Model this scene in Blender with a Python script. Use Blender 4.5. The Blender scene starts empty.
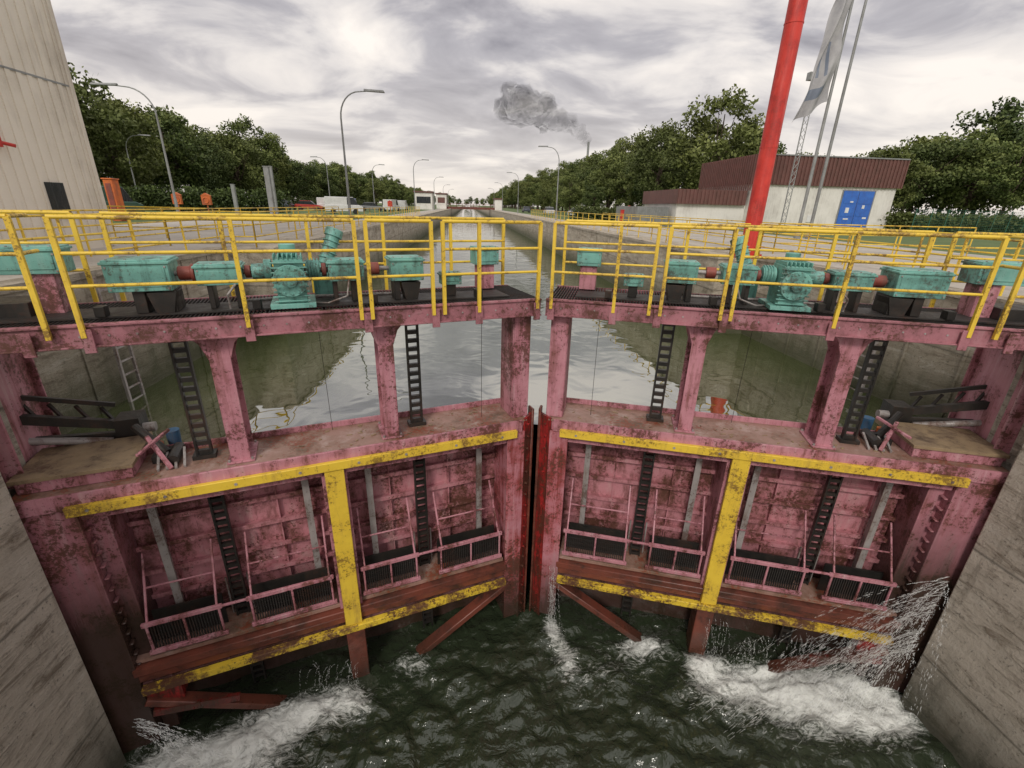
import bpy, bmesh, math, random
import numpy as np
from mathutils import Vector, noise, Matrix
R=math.radians
scene=bpy.context.scene
random.seed(7); rng=np.random.default_rng(7)

# ------------------------------------------------------------------ materials
def N(nt,t,ins=None,**kw):
    n=nt.nodes.new(t)
    for k,v in kw.items(): setattr(n,k,v)
    if ins:
        for k,v in ins.items():
            if isinstance(v,bpy.types.NodeSocket): nt.links.new(v,n.inputs[k])
            else: n.inputs[k].default_value=v
    return n
def C(c): return (c[0],c[1],c[2],1.0)
def mixc(nt,fac,a,b,blend='MIX'):
    n=nt.nodes.new('ShaderNodeMix'); n.data_type='RGBA'; n.blend_type=blend
    for i,v in ((0,fac),(6,a),(7,b)):
        if isinstance(v,bpy.types.NodeSocket): nt.links.new(v,n.inputs[i])
        else: n.inputs[i].default_value = v if i==0 else C(v)
    return n.outputs[2]
def ramp(nt,fac,lo,hi,a=0.0,b=1.0):
    return N(nt,'ShaderNodeMapRange',{0:fac,1:lo,2:hi,3:a,4:b}).outputs[0]
def mth(nt,op,a,b=0.0,c=None):
    n=nt.nodes.new('ShaderNodeMath'); n.operation=op
    for i,v in ((0,a),(1,b)):
        if isinstance(v,bpy.types.NodeSocket): nt.links.new(v,n.inputs[i])
        else: n.inputs[i].default_value=v
    return n.outputs[0]
def newmat(name):
    m=bpy.data.materials.new(name); m.use_nodes=True
    nt=m.node_tree; return m,nt,nt.nodes['Principled BSDF']
def paint(name,c1,c2,dirt=(.12,.09,.07),damt=.5,rough=.45,metal=0.0,scale=1.6,streak=(7,7,.7),
          spot=(.10,.04,.025),samt=.5,wet=None,bump=.15,fine=25,pale=None,pamt=.4,dlo=.50,dhi=.70,wear=1.04):
    m,nt,b=newmat(name)
    co=N(nt,'ShaderNodeTexCoord').outputs['Object']
    n1=N(nt,'ShaderNodeTexNoise',{'Vector':co,'Scale':scale,'Detail':6.0,'Roughness':.68}).outputs[0]
    col=mixc(nt,ramp(nt,n1,.38,.62),c1,c2)
    mp=N(nt,'ShaderNodeMapping',{'Vector':co,'Scale':streak}).outputs[0]
    n2=N(nt,'ShaderNodeTexNoise',{'Vector':mp,'Scale':1.0,'Detail':7.0,'Roughness':.72,'Distortion':.3}).outputs[0]
    if pale is not None: col=mixc(nt,ramp(nt,n2,.46,.30,0,pamt),col,pale)
    d=ramp(nt,mth(nt,'ADD',n2,mth(nt,'MULTIPLY',mth(nt,'SUBTRACT',n1,.5),.5)),dlo,dhi,0,damt)
    col=mixc(nt,d,col,dirt)
    n3=N(nt,'ShaderNodeTexNoise',{'Vector':co,'Scale':fine*.8,'Detail':6.0,'Roughness':.8}).outputs[0]
    s=ramp(nt,mth(nt,'ADD',n3,mth(nt,'MULTIPLY',n1,.9)),wear,wear+.07,0,samt)
    col=mixc(nt,s,col,spot)
    rg=ramp(nt,n2,.3,.7,rough-.08,rough+.25)
    if wet is not None:
        z=N(nt,'ShaderNodeSeparateXYZ',{0:co}).outputs[2]
        w=ramp(nt,mth(nt,'ADD',z,mth(nt,'MULTIPLY',n2,1.6)),wet[0]+.8,wet[1]+.8,1.0,0.0)
        col=mixc(nt,mth(nt,'MULTIPLY',w,.93),col,(.036,.025,.016))
        rg=mixc(nt,w,rg,(.22,.22,.22))
    nt.links.new(col,b.inputs['Base Color']); nt.links.new(rg,b.inputs['Roughness'])
    b.inputs['Metallic'].default_value=metal
    bp=N(nt,'ShaderNodeBump',{'Height':n3,'Strength':bump*1.5,'Distance':.02}).outputs[0]
    nt.links.new(bp,b.inputs['Normal'])
    return m
M={}
PK1=(.55,.25,.295);PK2=(.42,.16,.205);PALE=(.66,.47,.48)
RB=(.17,.055,.035)
M['pink']=paint('pink_paint',PK1,PK2,dirt=RB,damt=.8,samt=.85,wet=(-6.2,-5.0),pale=PALE,pamt=.55,dlo=.49,dhi=.67,wear=.99)
M['pinkdk']=paint('pink_paint_weathered',(.55,.24,.275),(.37,.13,.15),dirt=(.13,.05,.034),damt=.9,samt=.95,wet=(-5.7,-4.5),scale=1.3,pale=(.60,.44,.42),pamt=.55,streak=(3.5,3.5,1.2),dlo=.47,dhi=.64,wear=.98)
M['heel']=paint('heel_post_paint',(.46,.20,.24),(.36,.13,.16),dirt=RB,damt=.9,samt=.9,wet=(-4.3,-3.0),pale=PALE,dlo=.48,wear=.98)
M['fascia']=paint('fascia_paint',(.42,.175,.205),(.29,.11,.135),dirt=(.10,.045,.038),damt=.85,samt=.9,pale=(.52,.36,.37),streak=(3,3,2),dlo=.48,wear=.98)
M['ledge']=paint('ledge_top',(.37,.22,.18),(.23,.145,.10),dirt=(.10,.07,.04),damt=.95,samt=.85,streak=(2.5,2.5,2.5),rough=.38,pale=(.50,.38,.34),pamt=.75,spot=(.26,.06,.03),wear=1.0)
M['red']=paint('red_seal_paint',(.46,.03,.03),(.24,.02,.02),dirt=(.06,.018,.012),damt=.95,samt=.9,wet=(-6.6,-5.6),rough=.35,dlo=.43,dhi=.58,streak=(9,9,1.2),wear=.96)
M['redpink']=paint('mitre_post_stained',(.50,.21,.25),(.44,.09,.10),dirt=(.24,.035,.03),damt=.9,samt=.9,wet=(-6.3,-5.0),pale=PALE,streak=(9,9,.5),dlo=.49,dhi=.62,wear=.98)
M['rust']=paint('wet_rusty_steel',(.20,.055,.035),(.12,.04,.03),dirt=(.03,.02,.015),damt=.9,samt=.6,wet=(-7.0,-6.1),rough=.32,streak=(3,3,5),pale=(.30,.13,.10))
M['yellow']=paint('yellow_paint',(.84,.59,.06),(.74,.50,.05),dirt=(.32,.18,.06),damt=.6,samt=.7,rough=.38,wear=1.01)
M['yellowdk']=paint('yellow_paint_worn',(.80,.57,.05),(.66,.45,.04),dirt=(.16,.075,.03),damt=.95,samt=.95,wet=(-6.8,-5.8),streak=(3,3,2),dlo=.47,dhi=.60,wear=.95)
M['teal']=paint('teal_enamel',(.20,.47,.41),(.14,.35,.31),dirt=(.05,.09,.075),damt=.8,samt=.7,rough=.35,spot=(.08,.06,.045),pale=(.38,.58,.53),wear=1.0)
M['steel']=paint('galvanised_steel',(.42,.39,.38),(.30,.28,.27),dirt=(.17,.10,.07),damt=.8,samt=.6,metal=.2,wet=(-6.0,-4.7),wear=1.0)
M['black']=paint('greasy_black_steel',(.022,.021,.02),(.04,.036,.032),dirt=(.06,.04,.03),damt=.5,samt=.3,rough=.35,metal=.3)
M['grate']=paint('dark_grating',(.055,.05,.048),(.035,.032,.03),dirt=(.08,.05,.04),damt=.5,samt=.4,rough=.5,metal=.4)
M['coupling']=paint('red_oxide',(.30,.07,.05),(.2,.045,.035),damt=.5,rough=.4)
M['tan']=paint('dirty_tan_plate',(.35,.255,.15),(.23,.165,.105),dirt=(.09,.06,.04),damt=.9,samt=.6,streak=(3,3,3))
M['blue']=paint('blue_plastic',(.03,.14,.28),(.03,.10,.2),samt=.1)
M['orange']=paint('orange_plastic',(.65,.16,.03),(.5,.11,.03),samt=.1)
M['mastred']=paint('mast_red',(.64,.05,.035),(.50,.03,.025),dirt=(.3,.03,.02),damt=.5,samt=.3,rough=.4,pale=(.75,.18,.14))
M['white']=paint('white_render',(.80,.78,.74),(.70,.68,.64),dirt=(.42,.39,.35),damt=.4,samt=.1,rough=.7,scale=.5)
M['brownroof']=paint('brown_metal_cladding',(.17,.075,.065),(.13,.058,.05),damt=.3,samt=.1,rough=.5)
M['doorblue']=paint('blue_door_paint',(.045,.17,.60),(.035,.13,.50),damt=.2,samt=.05)
M['beige']=paint('beige_cladding',(.80,.74,.65),(.72,.66,.57),dirt=(.46,.41,.35),damt=.55,samt=.08,rough=.5,streak=(2.5,2.5,.25),scale=.4)
M['greypole']=paint('grey_pole',(.33,.34,.34),(.26,.27,.27),damt=.3,samt=.1,metal=.3)
M['glass']=paint('dark_glass',(.02,.025,.03),(.03,.035,.04),damt=.1,samt=0,rough=.15)
M['tyre']=paint('tyre_rubber',(.02,.02,.02),(.03,.03,.03),samt=0,rough=.8)
M['bark']=paint('bark',(.10,.07,.05),(.06,.045,.035),damt=.5,rough=.9)
M['fencegreen']=paint('green_fence',(.03,.13,.08),(.03,.11,.07),damt=.3,samt=.1)
M['greymetal']=paint('grey_cladding',(.28,.29,.29),(.22,.23,.23),damt=.4,samt=.1)
M['bluewhite']=paint('flag_blue',(.17,.20,.26),(.15,.18,.24),samt=0,damt=.1)
M['flagwhite']=paint('flag_grey',(.42,.42,.43),(.34,.34,.36),samt=0,damt=.1,rough=.8)
M['signwhite']=paint('sign_white',(.75,.75,.75),(.7,.7,.7),samt=0,damt=.1,rough=.6)

def concrete(name,a,b_,wetz=None,wc=(.035,.04,.02)):
    m,nt,b=newmat(name)
    co=N(nt,'ShaderNodeTexCoord').outputs['Object']
    n1=N(nt,'ShaderNodeTexNoise',{'Vector':co,'Scale':1.1,'Detail':8.0,'Roughness':.75}).outputs[0]
    col=mixc(nt,ramp(nt,n1,.38,.62),a,b_)
    mp=N(nt,'ShaderNodeMapping',{'Vector':co,'Rotation':(R(28),0,0),'Scale':(1.2,.5,2.6)}).outputs[0]
    n2=N(nt,'ShaderNodeTexNoise',{'Vector':mp,'Scale':1.7,'Detail':9.0,'Roughness':.78,'Distortion':.5}).outputs[0]
    col=mixc(nt,ramp(nt,n2,.51,.62,0,.8),col,(.21,.165,.12))
    col=mixc(nt,ramp(nt,n2,.46,.36,0,.6),col,(.76,.71,.63))
    mp2=N(nt,'ShaderNodeMapping',{'Vector':co,'Scale':(2.0,2.0,.45)}).outputs[0]
    n4=N(nt,'ShaderNodeTexNoise',{'Vector':mp2,'Scale':1.1,'Detail':7.0,'Roughness':.7}).outputs[0]
    col=mixc(nt,ramp(nt,n4,.54,.66,0,.6),col,(.14,.105,.07))
    n3=N(nt,'ShaderNodeTexNoise',{'Vector':co,'Scale':16.0,'Detail':6.0,'Roughness':.8}).outputs[0]
    col=mixc(nt,ramp(nt,n3,.57,.65,0,.7),col,(.09,.075,.055))
    s=N(nt,'ShaderNodeSeparateXYZ',{0:co})
    j=mth(nt,'ABSOLUTE',mth(nt,'SUBTRACT',mth(nt,'FRACT',mth(nt,'MULTIPLY',mth(nt,'ADD',s.outputs[2],mth(nt,'MULTIPLY',n3,.03)),.45)),.5))
    jj=ramp(nt,j,.0,.015,1,0)
    col=mixc(nt,mth(nt,'MULTIPLY',jj,.7),col,(.09,.08,.06))
    if wetz:
        w=ramp(nt,mth(nt,'ADD',s.outputs[2],mth(nt,'MULTIPLY',n4,1.6)),wetz[0]+.8,wetz[1]+.8,1.0,0.0)
        col=mixc(nt,mth(nt,'MULTIPLY',w,.88),col,wc)
    nt.links.new(col,b.inputs['Base Color']); b.inputs['Roughness'].default_value=.75
    h=mth(nt,'ADD',mth(nt,'MULTIPLY',n2,1.2),mth(nt,'MULTIPLY',n3,.5))
    bp=N(nt,'ShaderNodeBump',{'Height':h,'Strength':.9,'Distance':.08}).outputs[0]
    nt.links.new(bp,b.inputs['Normal'])
    return m
M['conc']=concrete('weathered_concrete',(.74,.67,.58),(.58,.52,.44),(-6.5,-5.2))
M['conc2']=concrete('upstream_concrete',(.52,.46,.37),(.40,.35,.28),(-2.4,-1.0),(.05,.06,.02))

def groundmat():
    m,nt,b=newmat('ground_mat')
    co=N(nt,'ShaderNodeTexCoord').outputs['Object']
    s=N(nt,'ShaderNodeSeparateXYZ',{0:co}); x=mth(nt,'ABSOLUTE',s.outputs[0])
    n1=N(nt,'ShaderNodeTexNoise',{'Vector':co,'Scale':.6,'Detail':7.0,'Roughness':.7}).outputs[0]
    n2=N(nt,'ShaderNodeTexNoise',{'Vector':co,'Scale':8.0,'Detail':5.0,'Roughness':.7}).outputs[0]
    pav=mixc(nt,ramp(nt,n1,.35,.65),(.50,.46,.41),(.38,.35,.31))
    pav=mixc(nt,ramp(nt,n2,.55,.7,0,.5),pav,(.20,.18,.15))
    for i in (0,1):
        jn=mth(nt,'ABSOLUTE',mth(nt,'SUBTRACT',mth(nt,'FRACT',mth(nt,'MULTIPLY',s.outputs[i],.4)),.5))
        pav=mixc(nt,ramp(nt,jn,0,.012,.6,0),pav,(.10,.10,.07))
    gr=mixc(nt,ramp(nt,n1,.35,.65),(.07,.12,.03),(.13,.17,.055))
    gr=mixc(nt,ramp(nt,n2,.5,.7,0,.6),gr,(.045,.075,.02))
    e=mth(nt,'ADD',x,mth(nt,'MULTIPLY',n2,.4))
    k=ramp(nt,e,20.6,20.7)
    far=mth(nt,'MULTIPLY',ramp(nt,s.outputs[1],34,34.4),ramp(nt,e,11.2,11.3))
    k=mth(nt,'MAXIMUM',k,far)
    nt.links.new(mixc(nt,k,pav,gr),b.inputs['Base Color']); b.inputs['Roughness'].default_value=.85
    return m
M['ground']=groundmat()
def foliage(name,c1,c2,c3):
    m,nt,b=newmat(name)
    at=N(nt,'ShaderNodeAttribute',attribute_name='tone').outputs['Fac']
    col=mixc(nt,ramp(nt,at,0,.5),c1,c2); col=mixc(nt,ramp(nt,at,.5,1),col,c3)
    oi=N(nt,'ShaderNodeObjectInfo').outputs['Random']
    col=mixc(nt,ramp(nt,oi,0,1,0,.5),col,(.17,.17,.05))
    col=mixc(nt,ramp(nt,mth(nt,'FRACT',mth(nt,'MULTIPLY',oi,7.3)),.6,1,0,.5),col,(.03,.055,.02))
    nt.links.new(col,b.inputs['Base Color']); b.inputs['Roughness'].default_value=.6
    b.inputs['Specular IOR Level'].default_value=.25
    return m
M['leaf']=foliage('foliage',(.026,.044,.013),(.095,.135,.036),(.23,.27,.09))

def watermat(name,base,ior,rough,bsc,bst,foam=False,dist=.05):
    m,nt,b=newmat(name)
    co=N(nt,'ShaderNodeTexCoord').outputs['Object']
    n1=N(nt,'ShaderNodeTexNoise',{'Vector':co,'Scale':bsc,'Detail':4.0 if foam else 2.0,'Roughness':.5,'Distortion':.4}).outputs[0]
    n2=N(nt,'ShaderNodeTexNoise',{'Vector':co,'Scale':bsc*.18,'Detail':3.0}).outputs[0]
    h=mth(nt,'ADD',n1,mth(nt,'MULTIPLY',n2,2.0))
    bp=N(nt,'ShaderNodeBump',{'Height':h,'Strength':bst,'Distance':dist}).outputs[0]
    b.inputs['IOR'].default_value=ior
    nt.links.new(bp,b.inputs['Normal'])
    if foam:
        at=N(nt,'ShaderNodeAttribute',attribute_name='foam').outputs['Fac']
        mp=N(nt,'ShaderNodeMapping',{'Vector':co,'Rotation':(0,0,R(15)),'Scale':(2.0,4.0,3.0)}).outputs[0]
        nf=N(nt,'ShaderNodeTexNoise',{'Vector':mp,'Scale':1.7,'Detail':10.0,'Roughness':.84,'Distortion':1.8}).outputs[0]
        f=ramp(nt,mth(nt,'ADD',mth(nt,'MULTIPLY',at,.25),nf),.66,.86,0,1)
        f=mth(nt,'MULTIPLY',f,ramp(nt,at,.02,.28))
        nt.links.new(mixc(nt,f,base,(.80,.82,.79)),b.inputs['Base Color'])
        nt.links.new(ramp(nt,f,0,1,rough,.7),b.inputs['Roughness'])
    else:
        b.inputs['Base Color'].default_value=C(base); b.inputs['Roughness'].default_value=rough
    return m
M['water_lo']=watermat('tailwater',(.026,.036,.020),1.6,.07,4.5,.9,True,.09)
M['water_up']=watermat('headwater',(.055,.072,.022),5.0,.012,.9,.42,False,.05)
m,nt,b=newmat('spray_white'); b.inputs['Base Color'].default_value=(.85,.87,.87,1); b.inputs['Roughness'].default_value=.3
M['spray']=m

# ------------------------------------------------------------------ mesh builder
class MB:
    def __init__(s): s.v=[]; s.f=[]
    def hexa(s,p):
        o=len(s.v); s.v+= [tuple(q) for q in p]
        for f in ((0,1,2,3),(4,7,6,5),(0,4,5,1),(1,5,6,2),(2,6,7,3),(3,7,4,0)): s.f.append([o+i for i in f])
    def box(s,T,a0,a1,b0,b1,c0,c1):
        s.hexa([T(a0,b0,c0),T(a1,b0,c0),T(a1,b1,c0),T(a0,b1,c0),T(a0,b0,c1),T(a1,b0,c1),T(a1,b1,c1),T(a0,b1,c1)])
    def beam(s,p0,p1,w,h=None,up=(0,0,1)):
        h=h or w; p0=Vector(p0); p1=Vector(p1); d=(p1-p0).normalized(); u=Vector(up)
        if abs(d.dot(u))>.98: u=Vector((0,1,0))
        x=d.cross(u).normalized()*w/2; y=x.cross(d).normalized()*h/2
        s.hexa([p0-x-y,p0+x-y,p0+x+y,p0-x+y,p1-x-y,p1+x-y,p1+x+y,p1-x+y])
    def cyl(s,p0,p1,r0,r1=None,n=10):
        r1=r0 if r1 is None else r1
        p0=Vector(p0); p1=Vector(p1); d=(p1-p0).normalized(); u=Vector((0,0,1)) if abs(d.z)<.9 else Vector((1,0,0))
        x=d.cross(u).normalized(); y=d.cross(x)
        o=len(s.v)
        for p,r in ((p0,r0),(p1,r1)):
            for i in range(n):
                a=2*math.pi*i/n; s.v.append(tuple(p+x*r*math.cos(a)+y*r*math.sin(a)))
        for i in range(n): s.f.append([o+i,o+(i+1)%n,o+n+(i+1)%n,o+n+i])
        s.f.append([o+i for i in range(n)][::-1]); s.f.append([o+n+i for i in range(n)])
    def tube(s,pts,r,n=8):
        for i in range(len(pts)-1):
            ra=r[i] if isinstance(r,(list,tuple)) else r; rb=r[i+1] if isinstance(r,(list,tuple)) else r
            s.cyl(pts[i],pts[i+1],ra,rb,n)
    def prism(s,T,poly,b0,b1):
        o=len(s.v); n=len(poly)
        for b_ in (b0,b1):
            for a,c in poly: s.v.append(tuple(T(a,b_,c)))
        for i in range(n): s.f.append([o+i,o+(i+1)%n,o+n+(i+1)%n,o+n+i])
        s.f.append([o+i for i in range(n)]); s.f.append([o+n+i for i in range(n)][::-1])
    def build(s,name,mat,parent=None,bevel=0.0,ang=35):
        me=bpy.data.meshes.new(name); me.from_pydata(s.v,[],s.f)
        bm=bmesh.new(); bm.from_mesh(me); bmesh.ops.recalc_face_normals(bm,faces=bm.faces)
        for f in bm.faces: f.smooth=True
        for e in bm.edges:
            try: e.smooth=e.calc_face_angle()<R(ang)
            except Exception: e.smooth=False
        bm.to_mesh(me); bm.free()
        ob=bpy.data.objects.new(name,me); scene.collection.objects.link(ob)
        me.materials.append(M[mat] if isinstance(mat,str) else mat)
        if parent: ob.parent=parent
        if bevel>0:
            md=ob.modifiers.new('bevel','BEVEL'); md.width=bevel; md.segments=1; md.limit_method='ANGLE'; md.angle_limit=R(40)
        return ob
def empty(name,parent=None,loc=(0,0,0)):
    e=bpy.data.objects.new(name,None); scene.collection.objects.link(e); e.location=loc
    if parent: e.parent=parent
    return e
W=lambda x,y,z:Vector((x,y,z))

# ------------------------------------------------------------------ camera
cam=bpy.data.cameras.new('camera'); co=bpy.data.objects.new('camera',cam); scene.collection.objects.link(co)
co.location=(-1.17,-7.18,1.31); cam.lens=16.17; cam.sensor_width=36; cam.clip_end=8000; cam.clip_start=.05
co.rotation_mode='QUATERNION'
co.rotation_quaternion=(Matrix.Rotation(R(-5.7),4,'Z')@Matrix.Rotation(R(90-21.12),4,'X')@Matrix.Rotation(R(1.5),4,'Z')).to_quaternion()
scene.camera=co

# ------------------------------------------------------------------ lock gate leaves
ca,sa=math.cos(R(17.9)),math.sin(R(17.9))
def leaf(sd):
    def T(s,t,z): return Vector((sd*(s*ca+t*sa), -s*sa+t*ca, z))
    g=empty('lock_gate')
    top=-2.1
    pk=MB(); dk=MB(); fa=MB(); ld=MB(); rd=MB(); ru=MB(); ye=MB(); yw=MB(); gr=MB(); bl=MB(); st=MB(); tn=MB(); rp=MB(); hl=MB()
    dk.box(T,.30,6.9,.70,.74,-8.2,top-.02)
    for z in (-2.62,-3.05,-3.5,-3.95,-4.4,-4.85):
        for a,b_ in ((.55,3.2),(3.52,6.35)):
            dk.box(T,a,b_,.60,.697,z-.012,z+.012)
            dk.box(T,a,b_,.585,.60,z-.045,z+.03)
    for s in (1.45,2.5,4.25,5.75): dk.box(T,s-.01,s+.01,.62,.698,-5.2,top-.2)
    for s in (1.1,1.75,2.3,4.6,5.4): dk.box(T,s-.02,s+.02,.694,.699,-5.2,top-.1)
    ld.box(T,.20,6.95,-.02,.80,top-.03,top)
    pk.box(T,.30,6.9,-.06,-.023,top-.20,top+.015)
    pk.box(T,.36,6.5,.80,.83,top-.12,top+.09)
    pk.box(T,.52,6.35,.02,.08,top-.42,top-.202)
    for s in (1.2,1.9,2.7,3.9,4.6,5.3):
        pk.prism(T,[(s-.012,top-.04),(s+.012,top-.04),(s+.012,top-.4),(s-.012,top-.4)],.1,.69)
    ye.box(T,.42,6.42,-.13,-.063,top-.27,top-.13)
    for s in (.7,1.5,2.3,3.0,3.8,4.6,5.4,6.2): st.cyl(T(s,-.138,top-.2),T(s,-.128,top-.2),.022,n=6)
    # mitre post
    rp.box(T,.26,.52,0,.68,-6.55,top-.032)
    rp.box(T,.24,.56,-.035,-.003,-6.5,top-.21)
    rd.hexa([T(.24,-.03,-6.6),T(.03,.14,-6.6),T(.05,.20,-6.6),T(.26,-.002,-6.6),T(.24,-.03,top+.02),T(.03,.14,top+.02),T(.05,.20,top+.02),T(.26,-.002,top+.02)])
    ru.box(T,.004,.05,.10,.28,-6.75,top+.12)
    for k in range(19): rd.cyl(T(.16,.04,top-.12-k*.24),T(.14,.005,top-.12-k*.24),.02,n=6)
    # centre vertical
    pk.box(T,3.18,3.54,.02,.69,-5.3,top-.19)
    ye.box(T,3.22,3.49,-.10,-.02,-5.42,top-.275)
    ru.box(T,3.2,3.5,-.08,.3,-6.95,-5.56)
    # heel
    hl.box(T,6.36,6.92,-.03,.68,-8,top-.032)
    hl.box(T,6.15,6.36,.15,.68,-8,top-.2)
    for k in range(14): hl.box(T,6.30,6.355,.02,.14,-5.3+k*.2,-5.27+k*.2)
    for s in (.92,2.85,3.80,5.78):
        st.box(T,s-.05,s+.05,.42,.44,-5.1,top-.15); st.box(T,s-.006,s+.006,.44,.60,-5.1,top-.15)
    ld.box(T,.56,6.36,.05,.66,-5.10,-5.03)
    ru.box(T,.52,6.40,-.06,.42,-5.24,-5.115)
    ru.box(T,.50,6.42,-.02,.60,-5.40,-5.27)
    yw.box(T,.56,6.34,-.14,-.03,-5.55,-5.43)
    dk.box(T,.56,6.34,-.02,.55,-5.56,-5.42)
    ru.beam(T(.45,.05,-5.62),T(2.45,.05,-6.85),.12,.22,T(0,1,0)-T(0,0,0))
    ru.beam(T(6.35,-.02,-5.72),T(4.5,-.02,-6.85),.12,.2,T(0,1,0)-T(0,0,0))
    rd.box(T,5.9,6.34,-.05,.2,-5.9,-5.6); rd.beam(T(6.3,-.1,-5.95),T(5.2,-.1,-6.2),.06,.12)
    for a,b_ in ((.66,1.78),(2.22,3.10),(3.62,4.78),(5.20,6.1)):
        pk.beam(T(a-.05,.02,-4.40),T(b_+.05,.02,-4.40),.045,.07)
        pk.beam(T(a-.05,.02,-4.92),T(b_+.05,.02,-4.92),.05,.07)
        for s in (a,(a+b_)/2,b_): pk.beam(T(s,.02,-4.42),T(s,.02,-4.90),.03)
        for s in (a+.02,b_-.02):
            pk.beam(T(s,.025,-4.40),T(s,.55,-3.55),.03)
        pk.beam(T(a+.02,.30,-3.98),T(b_-.02,.30,-3.98),.025)
        x=a
        while x<b_: gr.box(T,x,x+.014,.06,.085,-4.9,-4.45); x+=.036
        for z in (-4.5,-4.6,-4.7,-4.8): gr.box(T,a,b_,.087,.10,z,z+.012)
        bl.box(T,a,b_,.30,.33,-5.0,-4.42)  # black sheet standing in for the darkness behind the mesh
    pk.beam(T(1.72,.02,-4.40),T(2.28,.02,-4.40),.035); pk.beam(T(4.7,.02,-4.40),T(5.25,.02,-4.40),.035)
    for s in (2.0,5.0):
        for e in (-.085,.085): bl.box(T,s+e-.014,s+e+.014,.41,.49,-6.6,.32)
        z=-6.5
        while z<.3: bl.box(T,s-.07,s+.07,.42,.48,z,z+.062); z+=.135
        bl.box(T,s-.14,s+.14,.36,.54,top+.001,top+.06)
        for e in (-.15,.15): st.box(T,s+e-.012,s+e+.012,.50,.53,-5.1,-4.3)
    for s,w in ((2.45,.22),(4.52,.24)):
        zt=-.28
        for t in (.12,.56): pk.box(T,s-w/2,s+w/2,t,t+.02,top+.003,zt)
        pk.box(T,s-.012,s+.012,.14,.56,top+.003,zt)
        hw=.30
        for t in (.12,.56):
            for q in (-1,1):
                pk.prism(T,[(s+q*w/2,zt-.002),(s+q*(w/2+hw*.6),zt-.002),(s+q*(w/2+hw*.25),zt-.12),(s+q*w/2,zt-.34)],t+.002,t+.018)
        pk.box(T,s-w/2-.05,s+w/2+.05,.06,.64,top+.002,top+.03)
        for q in (-1,1):
            for t in (.09,.61): st.cyl(T(s+q*(w/2+.02),t,top+.03),T(s+q*(w/2+.02),t,top+.06),.016,n=6)
        pk.prism(T,[(s-.012,-.3),(s+.012,-.3),(s+.012,-.42),(s-.012,-.42)],.58,1.2)
    pk.box(T,.14,.42,.10,.13,top+.003,-.28); pk.box(T,.40,.43,.13,.66,top+.003,-.28); pk.box(T,.14,.42,.62,.65,top+.003,-.28)
    pk.box(T,6.98,7.02,.35,1.45,top+.02,-.28); pk.box(T,6.86,7.12,.32,.35,top+.02,-.28); pk.box(T,6.9,7.12,1.45,1.48,top+.02,-.28)
    # deck
    fa.box(T,.06,7.5,-.06,-.03,-.27,-.015); fa.box(T,.06,7.5,-.09,-.06,-.05,-.02); fa.box(T,.06,7.5,-.10,.04,-.285,-.262)
    fa.box(T,.06,7.5,1.27,1.30,-.27,-.015)
    for s in (.1,1.0,1.7,2.3,2.6,3.2,3.9,4.4,4.66,5.3,6.0,6.62,7.3): fa.box(T,s-.03,s+.03,-.03,1.27,-.24,-.075)
    for k in range(28):
        s=.3+k*.26; st.cyl(T(s,-.068,-.16),T(s,-.06,-.16),.013,n=6)
    x=.08
    while x<7.5: gr.box(T,x,x+.012,-.028,1.268,-.055,-.02); x+=.045
    for t in (.1,.3,.5,.7,.9,1.1): gr.box(T,.07,7.5,t,t+.01,-.068,-.056)
    gr.box(T,.5,7.2,.18,.75,-.016,.004)
    for s in (5.68,4.1,2.68,1.75,1.1,.15,6.2): fa.box(T,s-.055,s+.055,-.125,-.101,-.34,-.07)
    # heel landing & tackle on ledge
    tn.box(T,5.72,6.94,.12,1.02,top+.16,top+.21)
    pk.box(T,5.75,6.90,.15,.98,top+.003,top+.158)
    tn.box(T,5.86,6.5,1.05,1.5,top-.02,top+.1)
    bl.cyl(T(5.45,.55,top+.1),T(5.85,.9,top+.4),.055); bl.cyl(T(5.35,.3,top+.08),T(5.35,.72,top+.08),.08); bl.box(T,5.3,5.62,.45,.75,top+.002,top+.10)
    pk.beam(T(5.35,.2,top+.02),T(5.62,.5,top+.4),.05); pk.beam(T(5.66,.15,top+.3),T(5.4,.65,top+.4),.04)
    bl.beam(T(7.3,.85,-1.30),T(6.0,1.25,-1.80),.10,.12); bl.beam(T(7.3,1.0,-1.05),T(6.15,1.35,-1.5),.05,.06); bl.beam(T(7.2,1.0,-1.75),T(5.9,1.25,-1.95),.08,.10)
    for k in range(5): bl.beam(T(6.15+.24*k,1.24-.07*k,-1.75+.09*k),T(6.3+.24*k,1.30-.07*k,-1.5+.09*k),.035)
    bl.box(T,5.85,6.15,1.1,1.45,-1.98,-1.66); st.cyl(T(6.2,1.1,-1.95),T(7.1,.9,-1.7),.05,n=12); st.cyl(T(5.7,1.2,-1.85),T(5.85,1.2,-1.85),.07,n=12)
    for k in range(4): st.beam(T(5.2+.1*k,.2,top+.02),T(5.26+.1*k,.6,top+.12),.03)
    for k in range(60):
        s=random.uniform(.6,5.6); t=random.uniform(.05,.75); r=random.uniform(.006,.024)
        tn.beam(T(s,t,top+r*.4),T(s+random.uniform(-.09,.09),t+random.uniform(-.05,.05),top+r*.5),r,r*.7)
    bl.cyl(T(.9,.35,top),T(.9,.35,-.2),.004,n=5); bl.cyl(T(3.3,.7,top),T(3.32,.7,-.2),.004,n=5)
    pk.build('painted_frame','pink',g,.006); dk.build('skin_plate','pinkdk',g); fa.build('walkway_girder','fascia',g,.005)
    ld.build('top_ledge','ledge',g,.005); rd.build('mitre_seal','red',g); ru.build('rusty_fenders','rust',g,.012)
    ye.build('upper_fender','yellow',g,.008); yw.build('lower_fender','yellowdk',g,.008); gr.build('gratings','grate',g)
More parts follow.
